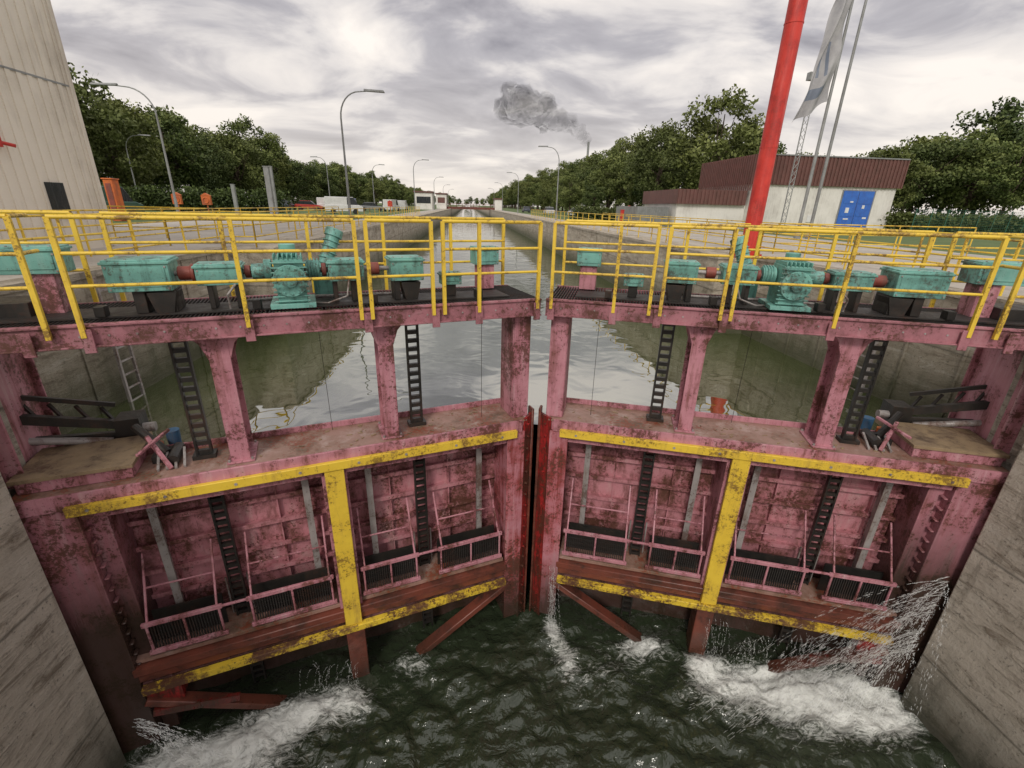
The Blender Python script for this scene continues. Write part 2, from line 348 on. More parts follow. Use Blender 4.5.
    bl.build('sluice_racks_and_shade_sheets','black',g); st.build('steel_stiffeners','steel',g); tn.build('heel_landing','tan',g,.006)
    rp.build('mitre_post','redpink',g,.006); hl.build('heel_post','heel',g,.01)
    bb=MB(); bb.cyl(T(5.45,.95,top+.02),T(5.45,.95,top+.26),.08,.09,16); bb.build('blue_bucket','blue',g)
    ob=MB(); ob.cyl(T(5.6,.8,top+.02),T(5.6,.8,top+.16),.06); ob.build('orange_float','orange',g)
    # ---------------- drive machinery
    mc=empty('sluice_drive_machinery')
    te=MB(); pe=MB(); cp=MB(); sh=MB(); bk=MB()
    t=.45; z=.44
    def gbox(s0,s1,t0,t1,z0,z1):
        te.box(T,s0,s1,t0,t1,z0,z1); te.box(T,s0-.02,s1+.02,t0-.02,t1+.02,z1-.05,z1-.02)
        te.box(T,s0+.04,s1-.04,t0-.012,t0-.001,z0+.05,z1-.08)
        for a in (s0+.03,s1-.03):
            for q in (z0+.03,z1-.08): sh.cyl(T(a,t0-.012,q),T(a,t0-.001,q),.012,n=6)
        for k in range(4): sh.cyl(T(s0+.05+k*(s1-s0-.1)/3,t0+.03,z1),T(s0+.05+k*(s1-s0-.1)/3,t0+.03,z1+.012),.012,n=6)
    gbox(4.86,5.48,t-.25,t+.25,.27,.63)
    for s in (4.92,5.22): bk.box(T,s-.06,s+.06,t-.2,t+.2,0.006,.268)
    bk.prism(T,[(4.84,.25),(5.14,.25),(5.08,-.02),(4.90,-.02)],t-.22,t+.12)
    bk.prism(T,[(1.86,.25),(2.14,.25),(2.08,-.02),(1.92,-.02)],t-.17,t+.12)
    gbox(4.12,4.62,t-.17,t+.17,.30,.56)
    for s in (4.2,4.5): bk.box(T,s-.03,s+.03,t-.14,t+.14,.006,.298)
    sh.cyl(T(1.9,t,z),T(5.3,t,z),.032,n=12)
    for a,b_,r in ((4.68,4.82,.085),(4.64,4.68,.11),(4.03,4.10,.08),(2.42,2.56,.085),(3.12,3.18,.09)): cp.cyl(T(a,t,z),T(b_,t,z),r,n=16)
    te.cyl(T(3.86,t,z),T(4.02,t,z),.10,n=18); te.cyl(T(3.78,t,z),T(3.87,t,z),.15,n=20)
    # finned gearbox
    tg=t-.12
    te.box(T,3.40,3.74,tg-.22,tg+.32,.07,.62)
    te.cyl(T(3.57,tg-.30,.36),T(3.57,tg-.22,.36),.20,n=24); te.cyl(T(3.57,tg-.34,.36),T(3.57,tg-.30,.36),.08,n=16)
    for k in range(9): te.box(T,3.36,3.78,tg-.262,tg-.221,.09+k*.06,.108+k*.06)
    for k in range(7): te.box(T,3.405+k*.053,3.42+k*.053,tg-.24,tg+.30,.621,.68)
    for k in range(12):
        a=k*math.pi/6; te.cyl(T(3.57+.165*math.cos(a),tg-.318,.36+.165*math.sin(a)),T(3.57+.165*math.cos(a),tg-.30,.36+.165*math.sin(a)),.016,n=6)
    te.cyl(T(3.57,t,.62),T(3.57,t,.78),.10,n=16); te.box(T,3.30,3.84,tg-.28,tg+.36,.006,.069)
    te.cyl(T(3.20,t,z),T(3.38,t,z),.13,n=20)
    for k in range(4): te.cyl(T(3.215+k*.038,t,z),T(3.23+k*.038,t,z),.155,n=20)
    te.cyl(T(3.15,.95,.35),T(2.95,1.05,.86),.10,n=18); te.cyl(T(2.96,1.045,.83),T(2.92,1.065,.93),.125,n=18)
    te.box(T,3.0,3.3,.85,1.1,.01,.34)
    for k in range(5): te.cyl(T(3.11-.03*k,.97+.015*k,.45+.0765*k),T(3.105-.03*k,.9725+.015*k,.463+.0765*k),.122,n=18)
    gbox(2.64,3.10,t-.18,t+.18,.30,.58); bk.box(T,2.75,2.82,t-.1,t+.1,.006,.298); bk.box(T,3.0,3.06,t-.1,t+.1,.006,.298)
    gbox(1.82,2.28,t-.2,t+.2,.28,.60); bk.box(T,2.16,2.24,t-.16,t+.16,.006,.278)
    gbox(1.22,1.52,t-.1,t+.12,.18,.36); bk.box(T,1.3,1.44,t-.06,t+.06,.006,.178)
    gbox(.42,.82,.85,1.15,.40,.68); pe.box(T,.48,.76,.9,1.1,.0,.398)
    gbox(5.95,6.6,.5,.9,.46,.76); pe.box(T,6.05,6.3,.55,.85,-.02,.458); bk.box(T,6.3,6.9,.4,.95,-.01,.16)
    sh.tube([T(4.3,.2,.02),T(4.3,.15,.2),T(4.2,.2,.32)],.014); sh.tube([T(4.25,.75,.01),T(3.6,.78,.03),T(2.2,.76,.02)],.02)
    sh.tube([T(3.3,tg,.02),T(3.15,.2,.03),T(2.9,.15,.12),T(2.85,.28,.32)],.012,6)
    for s in (1.0,2.55,4.0,5.6): bk.box(T,s-.05,s+.05,.15,.3,.006,.12)
    te.build('teal_housings','teal',mc,.012); pe.build('pedestals','pink',mc,.006); cp.build('couplings','coupling',mc,.006)
    sh.build('shaft_and_bolts','steel',mc); bk.build('sprocket_guards','black',mc,.005)
    # ---------------- railing
    rl=empty('walkway_railing'); y=MB(); r=.024
    def run(a,b_,t,posts,zs=(1.10,.74,.40)):
        for q in zs: y.cyl(T(a,t,q),T(b_,t,q),r if q>1 else r*.8,n=10)
        for s in posts: y.box(T,s-.024,s+.024,t-.022,t+.022,-.16 if t<0 else -.02,1.10)
    run(.15,1.62,-.115,(.15,1.1,1.62)); run(1.78,2.62,-.115,(1.78,2.62)); run(2.76,5.70,-.115,(2.76,4.1,5.70))
    run(6.0,7.6,-.115,(6.0,6.9,7.6))
    run(.15,5.70,1.33,(.15,1.1,2.2,3.3,4.4,5.70)); run(6.0,7.6,1.33,(6.0,7.6))
    for q in (1.10,.74): y.cyl(T(6.0,-.115,q),T(6.0,.25,q),.02,n=8)
    y.build('yellow_rails','yellow',rl)
    return T
for sd in (-1,1): T=leaf(sd)

# ------------------------------------------------------------------ lock walls
lw=MB()
def B(x0,x1,y0,y1,z0,z1,mb): mb.box(lambda a,b,c:Vector((sd*a,b,c)),x0,x1,y0,y1,z0,z1)
for sd in (-1,1):
    B(6.40,9,-60,-2.22,-10,-.12,lw); B(6.82,9,-2.22,-1.5,-10,-.121,lw)
lw.build('lock_wall','conc',None,.03)
lu=MB(); cpn=MB()
for sd in (-1,1):
    B(8.2,9,-1.5,7.5,-10,-.12,lu); B(6.9,9,7.5,1500,-10,-.12,lu)
    B(6.85,7.35,7.45,1500,-.118,.0,cpn); B(8.15,8.6,-1.4,7.4,-.118,.0,cpn)
    for k in range(7): B(8.17,8.2,-.9+k*1.2,-.86+k*1.2,-3,-.12,lu)
    for k in range(40): B(6.88,6.9,12+k*12,12.06+k*12,-3,-.12,lu)
w2=lu.build('upstream_lock_wall','conc2'); cpn.build('wall_coping','conc2',w2)
for sd in (-1,1):
    e=empty('wall_ladder'); k=MB(); k.beam((sd*8.05,2.1,-2.8),(sd*8.05,2.1,-.1),.05); k.beam((sd*8.05,2.5,-2.8),(sd*8.05,2.5,-.1),.05)
    for q in range(9): k.beam((sd*8.05,2.1,-2.6+q*.28),(sd*8.05,2.5,-2.6+q*.28),.03)
    k.build('rungs','steel',e)

# ------------------------------------------------------------------ ground & water
me=bpy.data.meshes.new('ground'); vs=[];fs=[]
for sd in (-1,1):
    o=len(vs); vs+=[(sd*8.99,-300,-.13),(sd*4000,-300,-.13),(sd*4000,6000,-.13),(sd*8.99,6000,-.13)]; fs.append([o,o+1,o+2,o+3] if sd>0 else [o+3,o+2,o+1,o])
o=len(vs); vs+=[(-9,1500,-.134),(9,1500,-.134),(9,6000,-.134),(-9,6000,-.134)]; fs.append([o,o+1,o+2,o+3])
me.from_pydata(vs,[],fs); g=bpy.data.objects.new('ground',me); scene.collection.objects.link(g); me.materials.append(M['ground'])
bd=MB(); bd.box(W,-9,9,-60,1500,-10.5,-10); bd.build('canal_bed','conc')

me=bpy.data.meshes.new('headwater')
z=-2.6
me.from_pydata([(-8.3,-1.6,z),(-6.75,-1.42,z),(0,.76,z),(0,1500,z),(-8.3,1500,z),(6.75,-1.42,z),(8.3,-1.6,z),(8.3,1500,z)],[],[(0,1,2,3,4),(2,5,6,7,3)])
g=bpy.data.objects.new('canal_water',me); scene.collection.objects.link(g); me.materials.append(M['water_up'])

foams=[(-4.3,-1.8,.7,.35,1.3),(-5.3,-2.3,.9,.35,1.4),(-6.0,-2.7,.6,.3,1.0),(-3.6,-1.5,.5,.35,1.0),(-3.1,-1.6,.3,.3,.6),(-5.0,-2.6,1.5,.6,.6),
 (3.2,-1.35,.4,.3,1.2),(4.2,-1.7,.8,.35,1.2),(5.2,-2.0,.9,.45,1.4),(5.9,-2.4,.6,.5,1.3),(4.9,-2.5,1.3,.5,.7),(3.5,-1.9,1.0,.4,.7),(.45,-.35,.2,.35,1.2),(.6,-1.0,.2,.5,.7),(1.2,-1.2,1.3,.6,.45),(2.2,-.85,.5,.3,1.0),(-2.3,-.9,.5,.3,.8),(0,-2.5,5.5,1.6,.18)]
nx,ny=210,320; X=np.linspace(-6.62,6.62,nx); Y=-22+ (np.linspace(0,1,ny)**.6)*22.9
vv=[];fo=[]
for j in range(ny):
    y=Y[j]
    for i in range(nx):
        x=X[i]; f=0
        for (fx,fy,rx,ry,a) in foams:
            d=((x-fx)/rx)**2+((y-fy)/ry)**2
            if d<9: f+=a*math.exp(-d)
        f=min(f,1.5)
        turb=.034+.035*f+.04*math.exp(-(((y+.32*abs(x))+1.5)/1.6)**2)
        h=noise.noise(Vector((x*.9,y*1.1,0)))*turb*1.2+noise.noise(Vector((x*2.3,y*2.8,3)))*turb*1.2+noise.noise(Vector((x*6,y*7,7)))*turb*.6
        vv.append((x,y,-6.7+h)); fo.append(f)
ff=[(j*nx+i,j*nx+i+1,(j+1)*nx+i+1,(j+1)*nx+i) for j in range(ny-1) for i in range(nx-1)]
me=bpy.data.meshes.new('tail'); me.from_pydata(vv,[],ff)
at=me.attributes.new('foam','FLOAT','POINT'); at.data.foreach_set('value',fo)
me.polygons.foreach_set('use_smooth',[True]*len(ff))
g=bpy.data.objects.new('tailwater_surface',me); scene.collection.objects.link(g); me.materials.append(M['water_lo'])

def jets(name,em):
    mb=MB()
    for (P,V,dv,ns,per,dur,rs) in em:
        for _ in range(ns):
            v0=Vector([V[i]+random.gauss(0,dv[i]) for i in range(3)]); q0=Vector(P)+Vector([random.uniform(-1,1)*dur[i] for i in range(3)])
            for __ in range(per):
                v=v0+Vector([random.gauss(0,.04+.06*abs(V[i])) for i in range(3)])*random.random()
                tt=random.uniform(0,.75)**1.3; L=random.uniform(.003,.016)
                a=q0+v*tt+Vector((0,0,-4.9*tt*tt)); tt2=tt+L; b_=q0+v*tt2+Vector((0,0,-4.9*tt2*tt2))
                if b_.z<-6.72: continue
                r=random.uniform(.0009,.0028)*rs
                mb.cyl(a,b_,r,r*.5,3)
    return mb.build(name,'spray')
jets('leaking_water_spray',[((6.28,-2.20,-4.35),(-3.0,-.32,.1),(1.5,.16,.3),44,120,(.03,.02,.42),1),
  ((6.25,-2.2,-5.3),(-3.4,-.5,.35),(1.5,.25,.3),40,110,(.05,.02,.25),1),
  ((4.8,-1.75,-5.6),(-.4,-.35,.0),(.5,.2,.15),60,50,(1.4,.05,.05),.9),
  ((3.3,-1.3,-5.7),(0,-.4,.0),(.2,.2,.2),10,60,(.25,.05,.1),1),
  ((5.2,-2.1,-6.7),(-.2,-.2,1.1),(.5,.3,.5),90,24,(1.1,.28,.02),1),
  ((3.9,-1.7,-6.7),(-.2,-.2,1.0),(.4,.3,.4),50,22,(.8,.2,.02),1),
  ((.42,-.15,-5.6),(.1,-.4,0),(.12,.12,.2),24,70,(.06,.05,.4),1),
  ((.5,-.4,-6.7),(.1,-.2,.9),(.3,.3,.3),20,22,(.15,.2,.02),1)])
jets('leaking_water_spray',[((-6.1,-2.2,-6.0),(2.2,-.4,.5),(.7,.2,.4),26,90,(.05,.05,.15),1),((-3.6,-1.3,-6.1),(-.2,-.4,.3),(.3,.2,.3),20,50,(.5,.05,.1),1),
  ((-5.0,-2.1,-6.7),(.2,-.3,1.0),(.5,.3,.4),90,24,(1.2,.3,.02),1)])

# ------------------------------------------------------------------ land railings
def land_rail(pts):
    e=empty('yellow_railing'); y=MB()
    for a,b_ in zip(pts[:-1],pts[1:]):
        a=Vector(a);b_=Vector(b_); L=(b_-a).length; n=max(1,round(L/1.8))
        for q in (1.08,.72,.38): y.cyl(a+W(0,0,q),b_+W(0,0,q),.022,n=6)
        for k in range(n+1):
            p=a.lerp(b_,k/n); y.cyl(p+W(0,0,-.05),p+W(0,0,1.09),.024,n=6)
    y.build('rails','yellow',e)
g0=-.12
land_rail([(-8.5,.4,g0),(-8.5,7.9,g0),(-7.6,8.1,g0),(-7.6,60,g0)])
land_rail([(-10.6,-1,g0),(-10.6,9,g0),(-10.6,30,g0)])
land_rail([(-7.2,-2.0,g0),(-10.6,-2.6,g0)]); 
land_rail([(-10.6,12,g0),(-16,12,g0)])
land_rail([(8.5,.4,g0),(8.5,7.9,g0),(7.6,8.1,g0),(7.6,60,g0)])
land_rail([(10.4,-.5,g0),(10.4,10,g0),(10.4,34,g0)])
land_rail([(10.4,10,g0),(19,10.4,g0)]); land_rail([(11.5,4,g0),(20,4.6,g0)])

# ------------------------------------------------------------------ buildings
e=empty('clad_lock_tower'); b=MB(); rb=MB(); jt=MB()
b.box(W,-22,-12,-4,8.6,-.2,24)
yy=-3.9
while yy<8.6: rb.box(W,-12.0,-11.975,yy,yy+.14,.25,23.9); yy+=.30
xx=-21.9
while xx<-12: rb.box(W,xx,xx+.1,8.6,8.635,.25,23.9); xx+=.3
for zz in (4.05,8.15,12.25,16.4): jt.box(W,-12.3,-11.97,-4,8.64,zz,zz+.045)
rb.box(W,-12.02,-11.95,8.5,8.65,-.1,24)
b.build('walls','beige',e); rb.build('cladding_ribs','beige',e); jt.build('panel_joints','greymetal',e)
k=MB(); k.box(W,-12.2,-11.93,6.7,7.25,.75,1.6); k.build('louvre_window','glass',e)
k=MB(); k.box(W,-12.0,-11.85,5.6,5.75,2.3,2.55); k.cyl((-11.9,5.75,2.4),(-11.75,5.95,2.35),.04); k.cyl((-11.9,5.7,2.55),(-11.9,5.7,2.7),.06); k.build('alarm_horn','mastred',e)
e=empty('orange_cabinet'); k=MB(); k.box(W,-22.6,-22.1,24.5,25.1,-.12,2.2); k.box(W,-22.65,-22.05,24.45,25.15,2.202,2.28); k.build('cabinet_body','orange',e,.02)
k=MB(); k.box(W,-22.5,-22.2,24.47,24.499,.1,2.0); k.build('cabinet_door','coupling',e,.01)

e=empty('service_building'); a=MB(); r_=MB(); d=MB(); gy=MB()
a.box(W,24.6,38.7,36.0,46,-.2,3.72); a.box(W,18.0,24.58,36.6,45,-.2,1.9)
r_.box(W,24.4,38.9,35.8,46.2,3.72,6.15); r_.box(W,17.8,24.38,36.3,45.2,1.9,3.15)
x=24.45
while x<38.9: r_.box(W,x,x+.14,35.72,35.8,3.72,6.15); x+=.36
yy=35.9
while yy<46: r_.box(W,24.32,24.4,yy,yy+.14,3.16,6.15); yy+=.36
x=17.85
while x<24.3: r_.box(W,x,x+.14,36.22,36.3,1.9,3.15); x+=.36
gy.box(W,24.35,38.95,35.68,35.72,6.1,6.2); gy.box(W,33.4,36.7,35.93,36.0,-.1,3.5)
gy.box(W,14.6,17.7,37.5,44,-.2,1.6)
x=14.65
while x<17.6: gy.box(W,x,x+.08,37.44,37.5,-.1,1.6); x+=.2
d.box(W,33.5,35.0,35.86,35.93,-.05,3.4); d.box(W,35.06,36.55,35.86,35.93,-.05,3.4)
for x in (33.65,35.2):
    for zz in (.2,1.2,2.3): d.box(W,x,x+1.2,35.84,35.859,zz,zz+.8)
a.build('white_walls','white',e); r_.build('brown_roof_fascia','brownroof',e); d.build('blue_doors','doorblue',e,.01); gy.build('door_frame_and_shed','greymetal',e)
k=MB()
for (x,zz,w,h) in ((34.0,1.5,.35,.45),(35.6,1.9,.25,.3),(35.9,1.0,.4,.15),(34.3,2.4,.3,.12),(34.0,.9,.5,.12)): k.box(W,x,x+w,35.82,35.838,zz,zz+h)
k.box(W,30.5,30.9,35.93,36.0,.6,1.2); k.build('door_signs','signwhite',e)

e=empty('red_signal_mast'); k=MB()
k.cyl((8.25,8.15,.1),(8.25,8.15,26),.255,.235,n=24); k.build('mast_tube','mastred',e)
k=MB(); k.cyl((8.25,8.15,-.12),(8.25,8.15,-.06),.5,n=24); k.cyl((8.25,8.15,-.06),(8.25,8.15,.12),.32,n=24)
for z in (3.2,6.4,9.6,12.8): k.cyl((8.25,8.15,z),(8.25,8.15,z+.03),.262,n=24)
for q in range(8):
    a_=q*math.pi/4; k.cyl((8.25+.42*math.cos(a_),8.15+.42*math.sin(a_),-.06),(8.25+.42*math.cos(a_),8.15+.42*math.sin(a_),.02),.03,n=6)
k.build('mast_base','mastred',e)
def flagpole(x,y,h,flag):
    e=empty('flagpole'); k=MB(); k.cyl((x,y,-.13),(x,y,h),.10,.055,n=12); k.cyl((x,y,-.13),(x,y,.2),.18,n=12); k.cyl((x,y,h),(x,y,h+.15),.09,.03,n=10); k.build('pole','greypole',e)
    if flag:
        z1=13.0;z0=7.2; nu,nv=24,50; me=bpy.data.meshes.new('flag'); v=[];f=[]
        for j in range(nv+1):
            for i in range(nu+1):
                u=i/nu; w=j/nv
                ww=1.75*(.22+.78*(1-w)**.8)
                v.append((x-.08-u*ww, y+.30*math.sin(u*9+w*7)*u+.12*math.sin(w*13+u*3), z0+(z1-z0)*w-u*(.9*(1-w)+.25)+.09*math.sin(u*9+w*4)))
        for j in range(nv):
            for i in range(nu): f.append((j*(nu+1)+i,j*(nu+1)+i+1,(j+1)*(nu+1)+i+1,(j+1)*(nu+1)+i))
        me.from_pydata(v,[],f); me.materials.append(M['flagwhite']); me.materials.append(M['bluewhite'])
        for n_,p in enumerate(me.polygons):
            p.use_smooth=True; j=n_//nu; i=n_%nu
            if (6<=j<=9 and 5<i<19) or (i in (9,10,14,15) and 14<=j<=26): p.material_index=1
        o=bpy.data.objects.new('flag_cloth',me); scene.collection.objects.link(o); o.parent=e
flagpole(19.0,20.8,17,True); flagpole(19.9,21.0,17,False)
e=empty('antenna_mast'); k=MB()
for q in ((0,0),(.35,0),(.17,.3)): k.cyl((24+q[0],30+q[1],-.1),(24+q[0],30+q[1],11),.03,n=6)
for j in range(22):
    z=j*.5; k.cyl((24,30,z),(24.35,30,z+.5),.018,n=5); k.cyl((24.35,30,z),(24.17,30.3,z+.5),.018,n=5)
k.box(W,23.6,24.8,29.8,30.2,10.4,10.9); k.build('lattice','greypole',e)

def lamp(x,y,h,dx,L=2.6):
    e=empty('street_lamp',None); k=MB()
    k.cyl((x,y,-.13),(x,y,1.2),.11,.10,n=10)
    pts=[W(x,y,1.2),W(x,y,h*.45),W(x,y,h*.80)]; rr=[.085,.07,.055]
    for q in range(1,9):
        a_=q/8*math.pi/2; pts.append(W(x+dx*L*.45*(1-math.cos(a_)),y,h*.80+h*.19*math.sin(a_))); rr.append(.053-.002*q)
    pts.append(W(x+dx*L*.6,y,h*.995)); rr.append(.035)
    k.tube(pts,rr,8); k.build('curved_pole','greypole',e)
    k=MB(); p=W(x+dx*L*.55,y,h)
    k.hexa([p+W(0,-.13,-.05),p+W(dx*L*.45,-.16,-.08),p+W(dx*L*.45,.16,-.08),p+W(0,.13,-.05),p+W(0,-.08,.08),p+W(dx*L*.43,-.08,.05),p+W(dx*L*.43,.08,.05),p+W(0,.08,.08)])
    k.build('lamp_head','greymetal',e,.02)
lamp(-9.3,27.8,8.0,1,2.9); lamp(-21.6,29.6,8.0,-1,3.6); lamp(-41,57,8.0,1,3)
for y in (76.5,126,175,225): lamp(-9.9,y,8.0,1,2.6)
for y in (53,100,148,198): lamp(9.8,y,8.0,-1,2.6)
lamp(-19,90,8,1,2.4); lamp(-24,78,8,-1,2.4)

def post(x,y,h,w,mat='greymetal',nm='signal_post'):
    e=empty(nm); k=MB(); k.box(W,x-w/2,x+w/2,y-w/2,y+w/2,-.13,h); k.box(W,x-w*.6,x+w*.6,y-w*.6,y+w*.6,h,h+.06); k.cyl((x,y,-.13),(x,y,-.02),w*.9,n=10); k.build('post',mat,e,.01)
post(-16.8,34,3.7,.36); post(-17.6,37,3.9,.22); post(-24,44,2.6,.3); post(14,40,1.2,.3,'mastred','hydrant_post')
def ringbox(x,y,mat='mastred'):
    e=empty('lifebuoy_cabinet'); k=MB(); k.cyl((x,y,-.13),(x,y,1.0),.05); k.box(W,x-.35,x+.35,y-.12,y+.12,.8,1.5); k.prism(lambda a,b,c:W(a,b,c),[(x-.38,1.5),(x+.38,1.5),(x,1.72)],y-.15,y+.15); k.build('cabinet',mat,e,.01)
    k=MB()
    for q in range(14):
        a0=q*math.pi/7;a1=(q+1)*math.pi/7; k.cyl((x+.22*math.cos(a0),y-.13,1.15+.22*math.sin(a0)),(x+.22*math.cos(a1),y-.13,1.15+.22*math.sin(a1)),.04,n=6)
    k.build('lifebuoy','orange',e)
ringbox(-25.0,36,'orange'); ringbox(-13,70); ringbox(17,47); ringbox(-22.7,36,'orange')

def car(x,y,rot,colr,van=False):
    e=empty('parked_van' if van else 'parked_car'); Mx=Matrix.Translation((x,y,-.13))@Matrix.Rotation(rot,4,'Z')
    T=lambda a,b,c: Mx@Vector((a,b,c))
    m_=paint('car_paint',colr,tuple(c*.85 for c in colr),damt=.1,samt=0,rough=.2)
    k=MB(); h=2.0 if van else 1.45
    body=[(-2.1,.3),(2.1,.3),(2.15,.65),(1.5,.85),(-1.9,.95),(-2.15,.8)] if not van else [(-2.3,.3),(2.3,.3),(2.3,.9),(1.8,1.1),(-2.3,1.1)]
    k.prism(T,body,-.86,.86); k.build('body',m_,e,.05)
    k=MB(); cab=[(-1.8,.93),(1.0,.88),(.35,h),(-1.3,h)] if not van else [(-2.28,1.09),(1.75,1.09),(1.2,h),(-2.25,h)]
    k.prism(T,cab,-.76,.76); k.build('windows','glass',e,.04)
    k=MB(); k.prism(T,[(cab[3][0]-.03,h-.05),(cab[2][0]+.03,h-.05),(cab[2][0]-.05,h+.03),(cab[3][0]+.05,h+.03)],-.74,.74)
    if van: k.prism(T,[(-2.29,1.08),(.4,1.08),(.4,h),(-2.27,h)],-.79,.79)
    k.build('roof',m_,e,.03)
    k=MB()
    for a in (-1.35,1.35):
        for q in (-.88,.7): k.cyl(T(a,q,.32),T(a,q+.18,.32),.32,n=16)
    k.build('wheels','tyre',e)
cl=[(.65,.66,.68),(.05,.06,.09),(.45,.05,.04),(.7,.7,.7),(.10,.14,.35),(.25,.26,.27),(.7,.7,.68)]
for i in range(7): car(-33+i*3.0+random.uniform(-.3,.3),72+i*2.2,R(random.choice([80,95,10])),cl[i],i in (0,3,4,6))
car(-25.5,28,R(70),(.05,.12,.09),True); car(-15,100,R(90),(.6,.6,.6),True); car(15,90,R(90),(.6,.6,.62)); car(14,120,R(90),(.08,.09,.12)); car(18,75,R(20),(.6,.6,.6)); car(-17,58,R(15),(.7,.7,.7),True)
e=empty('control_hut'); k=MB(); k.box(W,-15.5,-10.8,130,136,-.13,4.2); k.build('hut_walls','white',e,.02)
k=MB(); k.box(W,-15.8,-10.5,129.7,136.3,4.2,4.6); k.build('hut_roof','brownroof',e); k=MB(); k.box(W,-15.0,-11.2,129.95,130,1.5,3.2); k.build('hut_window','glass',e)
# upstream lift-gate bridge
e=empty('canal_bridge'); k=MB(); k.box(W,-9,9,168,173,-.1,.7); 
for x in range(-9,10,2): k.box(W,x-.08,x+.08,167.8,167.9,.7,1.7)
k.box(W,-9,9,167.78,167.92,1.65,1.75); k.box(W,-9,9,167.8,167.9,1.15,1.22)
k.build('bridge_deck','rust',e)
k=MB(); k.box(W,-12.0,-8.5,167,176,-.13,4.6); k.box(W,8.5,11.0,167,176,-.13,3.4); k.build('bridge_towers','white',e,.05)
k=MB(); k.box(W,-12.3,-8.2,166.7,176.3,4.6,5.0); k.box(W,8.2,11.3,166.7,176.3,3.4,3.8); k.box(W,-11.5,-9,166.95,167,1.8,3.6); k.build('bridge_tower_roofs','brownroof',e)

# ------------------------------------------------------------------ trees
def crown_mesh(name,seed,H,Rx,K,per,ls,trunk=True,base=.25):
    r=np.random.default_rng(seed)
    mb=MB()
    if trunk:
        mb.tube([W(0,0,-.3),W(.1,0,H*.22),W(-.1,.15,H*.5),W(.1,.1,H*.8)],[.32,.24,.16,.05],8)
    zc=H*(base+1)/2; rz=H*(1-base)/2
    cs=[];rad=[]
    for k in range(K):
        d=r.normal(size=3); d/=np.linalg.norm(d); q=r.uniform(.45,1.0)**.6
        bump=1+.25*math.sin(3*math.atan2(d[1],d[0])+seed)+.18*r.normal()
        c=np.array([d[0]*Rx*q*bump*.85,d[1]*Rx*q*bump*.85,zc+d[2]*rz*q*(.86+.10*r.normal())]); cs.append(c); rad.append(Rx*r.uniform(.12,.34))
        if trunk and k<12: mb.tube([W(0,0,H*r.uniform(.25,.6)),W(*(c*.55+np.array([0,0,zc*.3]))),W(*c)],[.10,.06,.02],5)
    nt_=len(mb.f)
    P=[];tone=[]
    for c,ra in zip(cs,rad):
        t0=r.uniform(0,.45)
        n_=int(per*(.4+ra/Rx*2.4))
        d=r.normal(size=(n_,3)); d/=np.linalg.norm(d,axis=1)[:,None]
        q=r.uniform(.15,1,size=(n_,1))**.5*r.uniform(.85,1.25,size=(n_,1))
        p=c+d*q*ra*np.array([1,1,.75]); P.append(p)
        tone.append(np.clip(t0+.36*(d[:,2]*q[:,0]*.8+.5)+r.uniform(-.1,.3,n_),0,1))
    P=np.concatenate(P); tone=np.concatenate(tone); n=len(P)
    a=r.normal(size=(n,3)); a/=np.linalg.norm(a,axis=1)[:,None]; b2=np.cross(a,r.normal(size=(n,3))); b2/=np.linalg.norm(b2,axis=1)[:,None]
    s=(ls*r.uniform(.6,1.3,n))[:,None]
    Q=np.stack([P-a*s,P+b2*s*.6,P+a*s,P-b2*s*.6],1).reshape(-1,3)
    o=len(mb.v); verts=mb.v+[tuple(x) for x in Q]; faces=mb.f+[[o+4*i,o+4*i+1,o+4*i+2,o+4*i+3] for i in range(n)]
    me=bpy.data.meshes.new(name); me.from_pydata(verts,[],faces); me.materials.append(M['bark']); me.materials.append(M['leaf'])
    mi=[0]*nt_+[1]*n; me.polygons.foreach_set('material_index',mi)
    at=me.attributes.new('tone','FLOAT','FACE'); at.data.foreach_set('value',[0.0]*nt_+list(tone))
    return me
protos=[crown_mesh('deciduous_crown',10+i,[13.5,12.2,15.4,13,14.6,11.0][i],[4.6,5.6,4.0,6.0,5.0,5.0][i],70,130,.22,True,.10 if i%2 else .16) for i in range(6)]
def put(me,name,x,y,s,parent=None,zs=1.0):
    o=bpy.data.objects.new(name,me); scene.collection.objects.link(o); o.location=(x,y,-.2); o.scale=(s,s,s*zs); o.rotation_euler=(0,0,random.uniform(0,6.28))
    if parent: o.parent=parent
lt=empty('tree_row'); y=48
while y<620:
    put(random.choice(protos),'tree',-47+random.uniform(-2,2),y,random.uniform(.78,1.2),lt)
    put(random.choice(protos),'tree',-56+random.uniform(-3,3),y+4,random.uniform(1.0,1.42),lt)
    y+=random.uniform(5,7.5)*(1+y/500)
for y_ in (42,47,52): put(random.choice(protos),'tree',-58+random.uniform(-2,2),y_,1.2,lt)
for i in range(9): put(random.choice(protos),'tree',-31+i*2.0+random.uniform(-1,1),160+i*26,random.uniform(.5,.8),lt)
rt=empty('tree_row'); y=100
while y<620:
    x=39-max(0,min(8,(y-100)*.04))
    put(random.choice(protos),'tree',x+random.uniform(-2,2),y,random.uniform(.85,1.25),rt)
    put(random.choice(protos),'tree',x+10+random.uniform(-3,3),y+4,random.uniform(1.2,1.6),rt)
    y+=random.uniform(6,8.5)*(1+y/500)
for i in range(9): put(random.choice(protos),'tree',23+random.uniform(-3,5),84+i*12,random.uniform(.42,.75),rt)
for (x,y,s) in ((40,74,1.38),(47,76,1.3),(33,80,1.0),(53,70,.9),(60,66,.95),(36,88,1.2)): put(random.choice(protos),'deciduous_tree',x,y,s)
br=empty('tree_row')
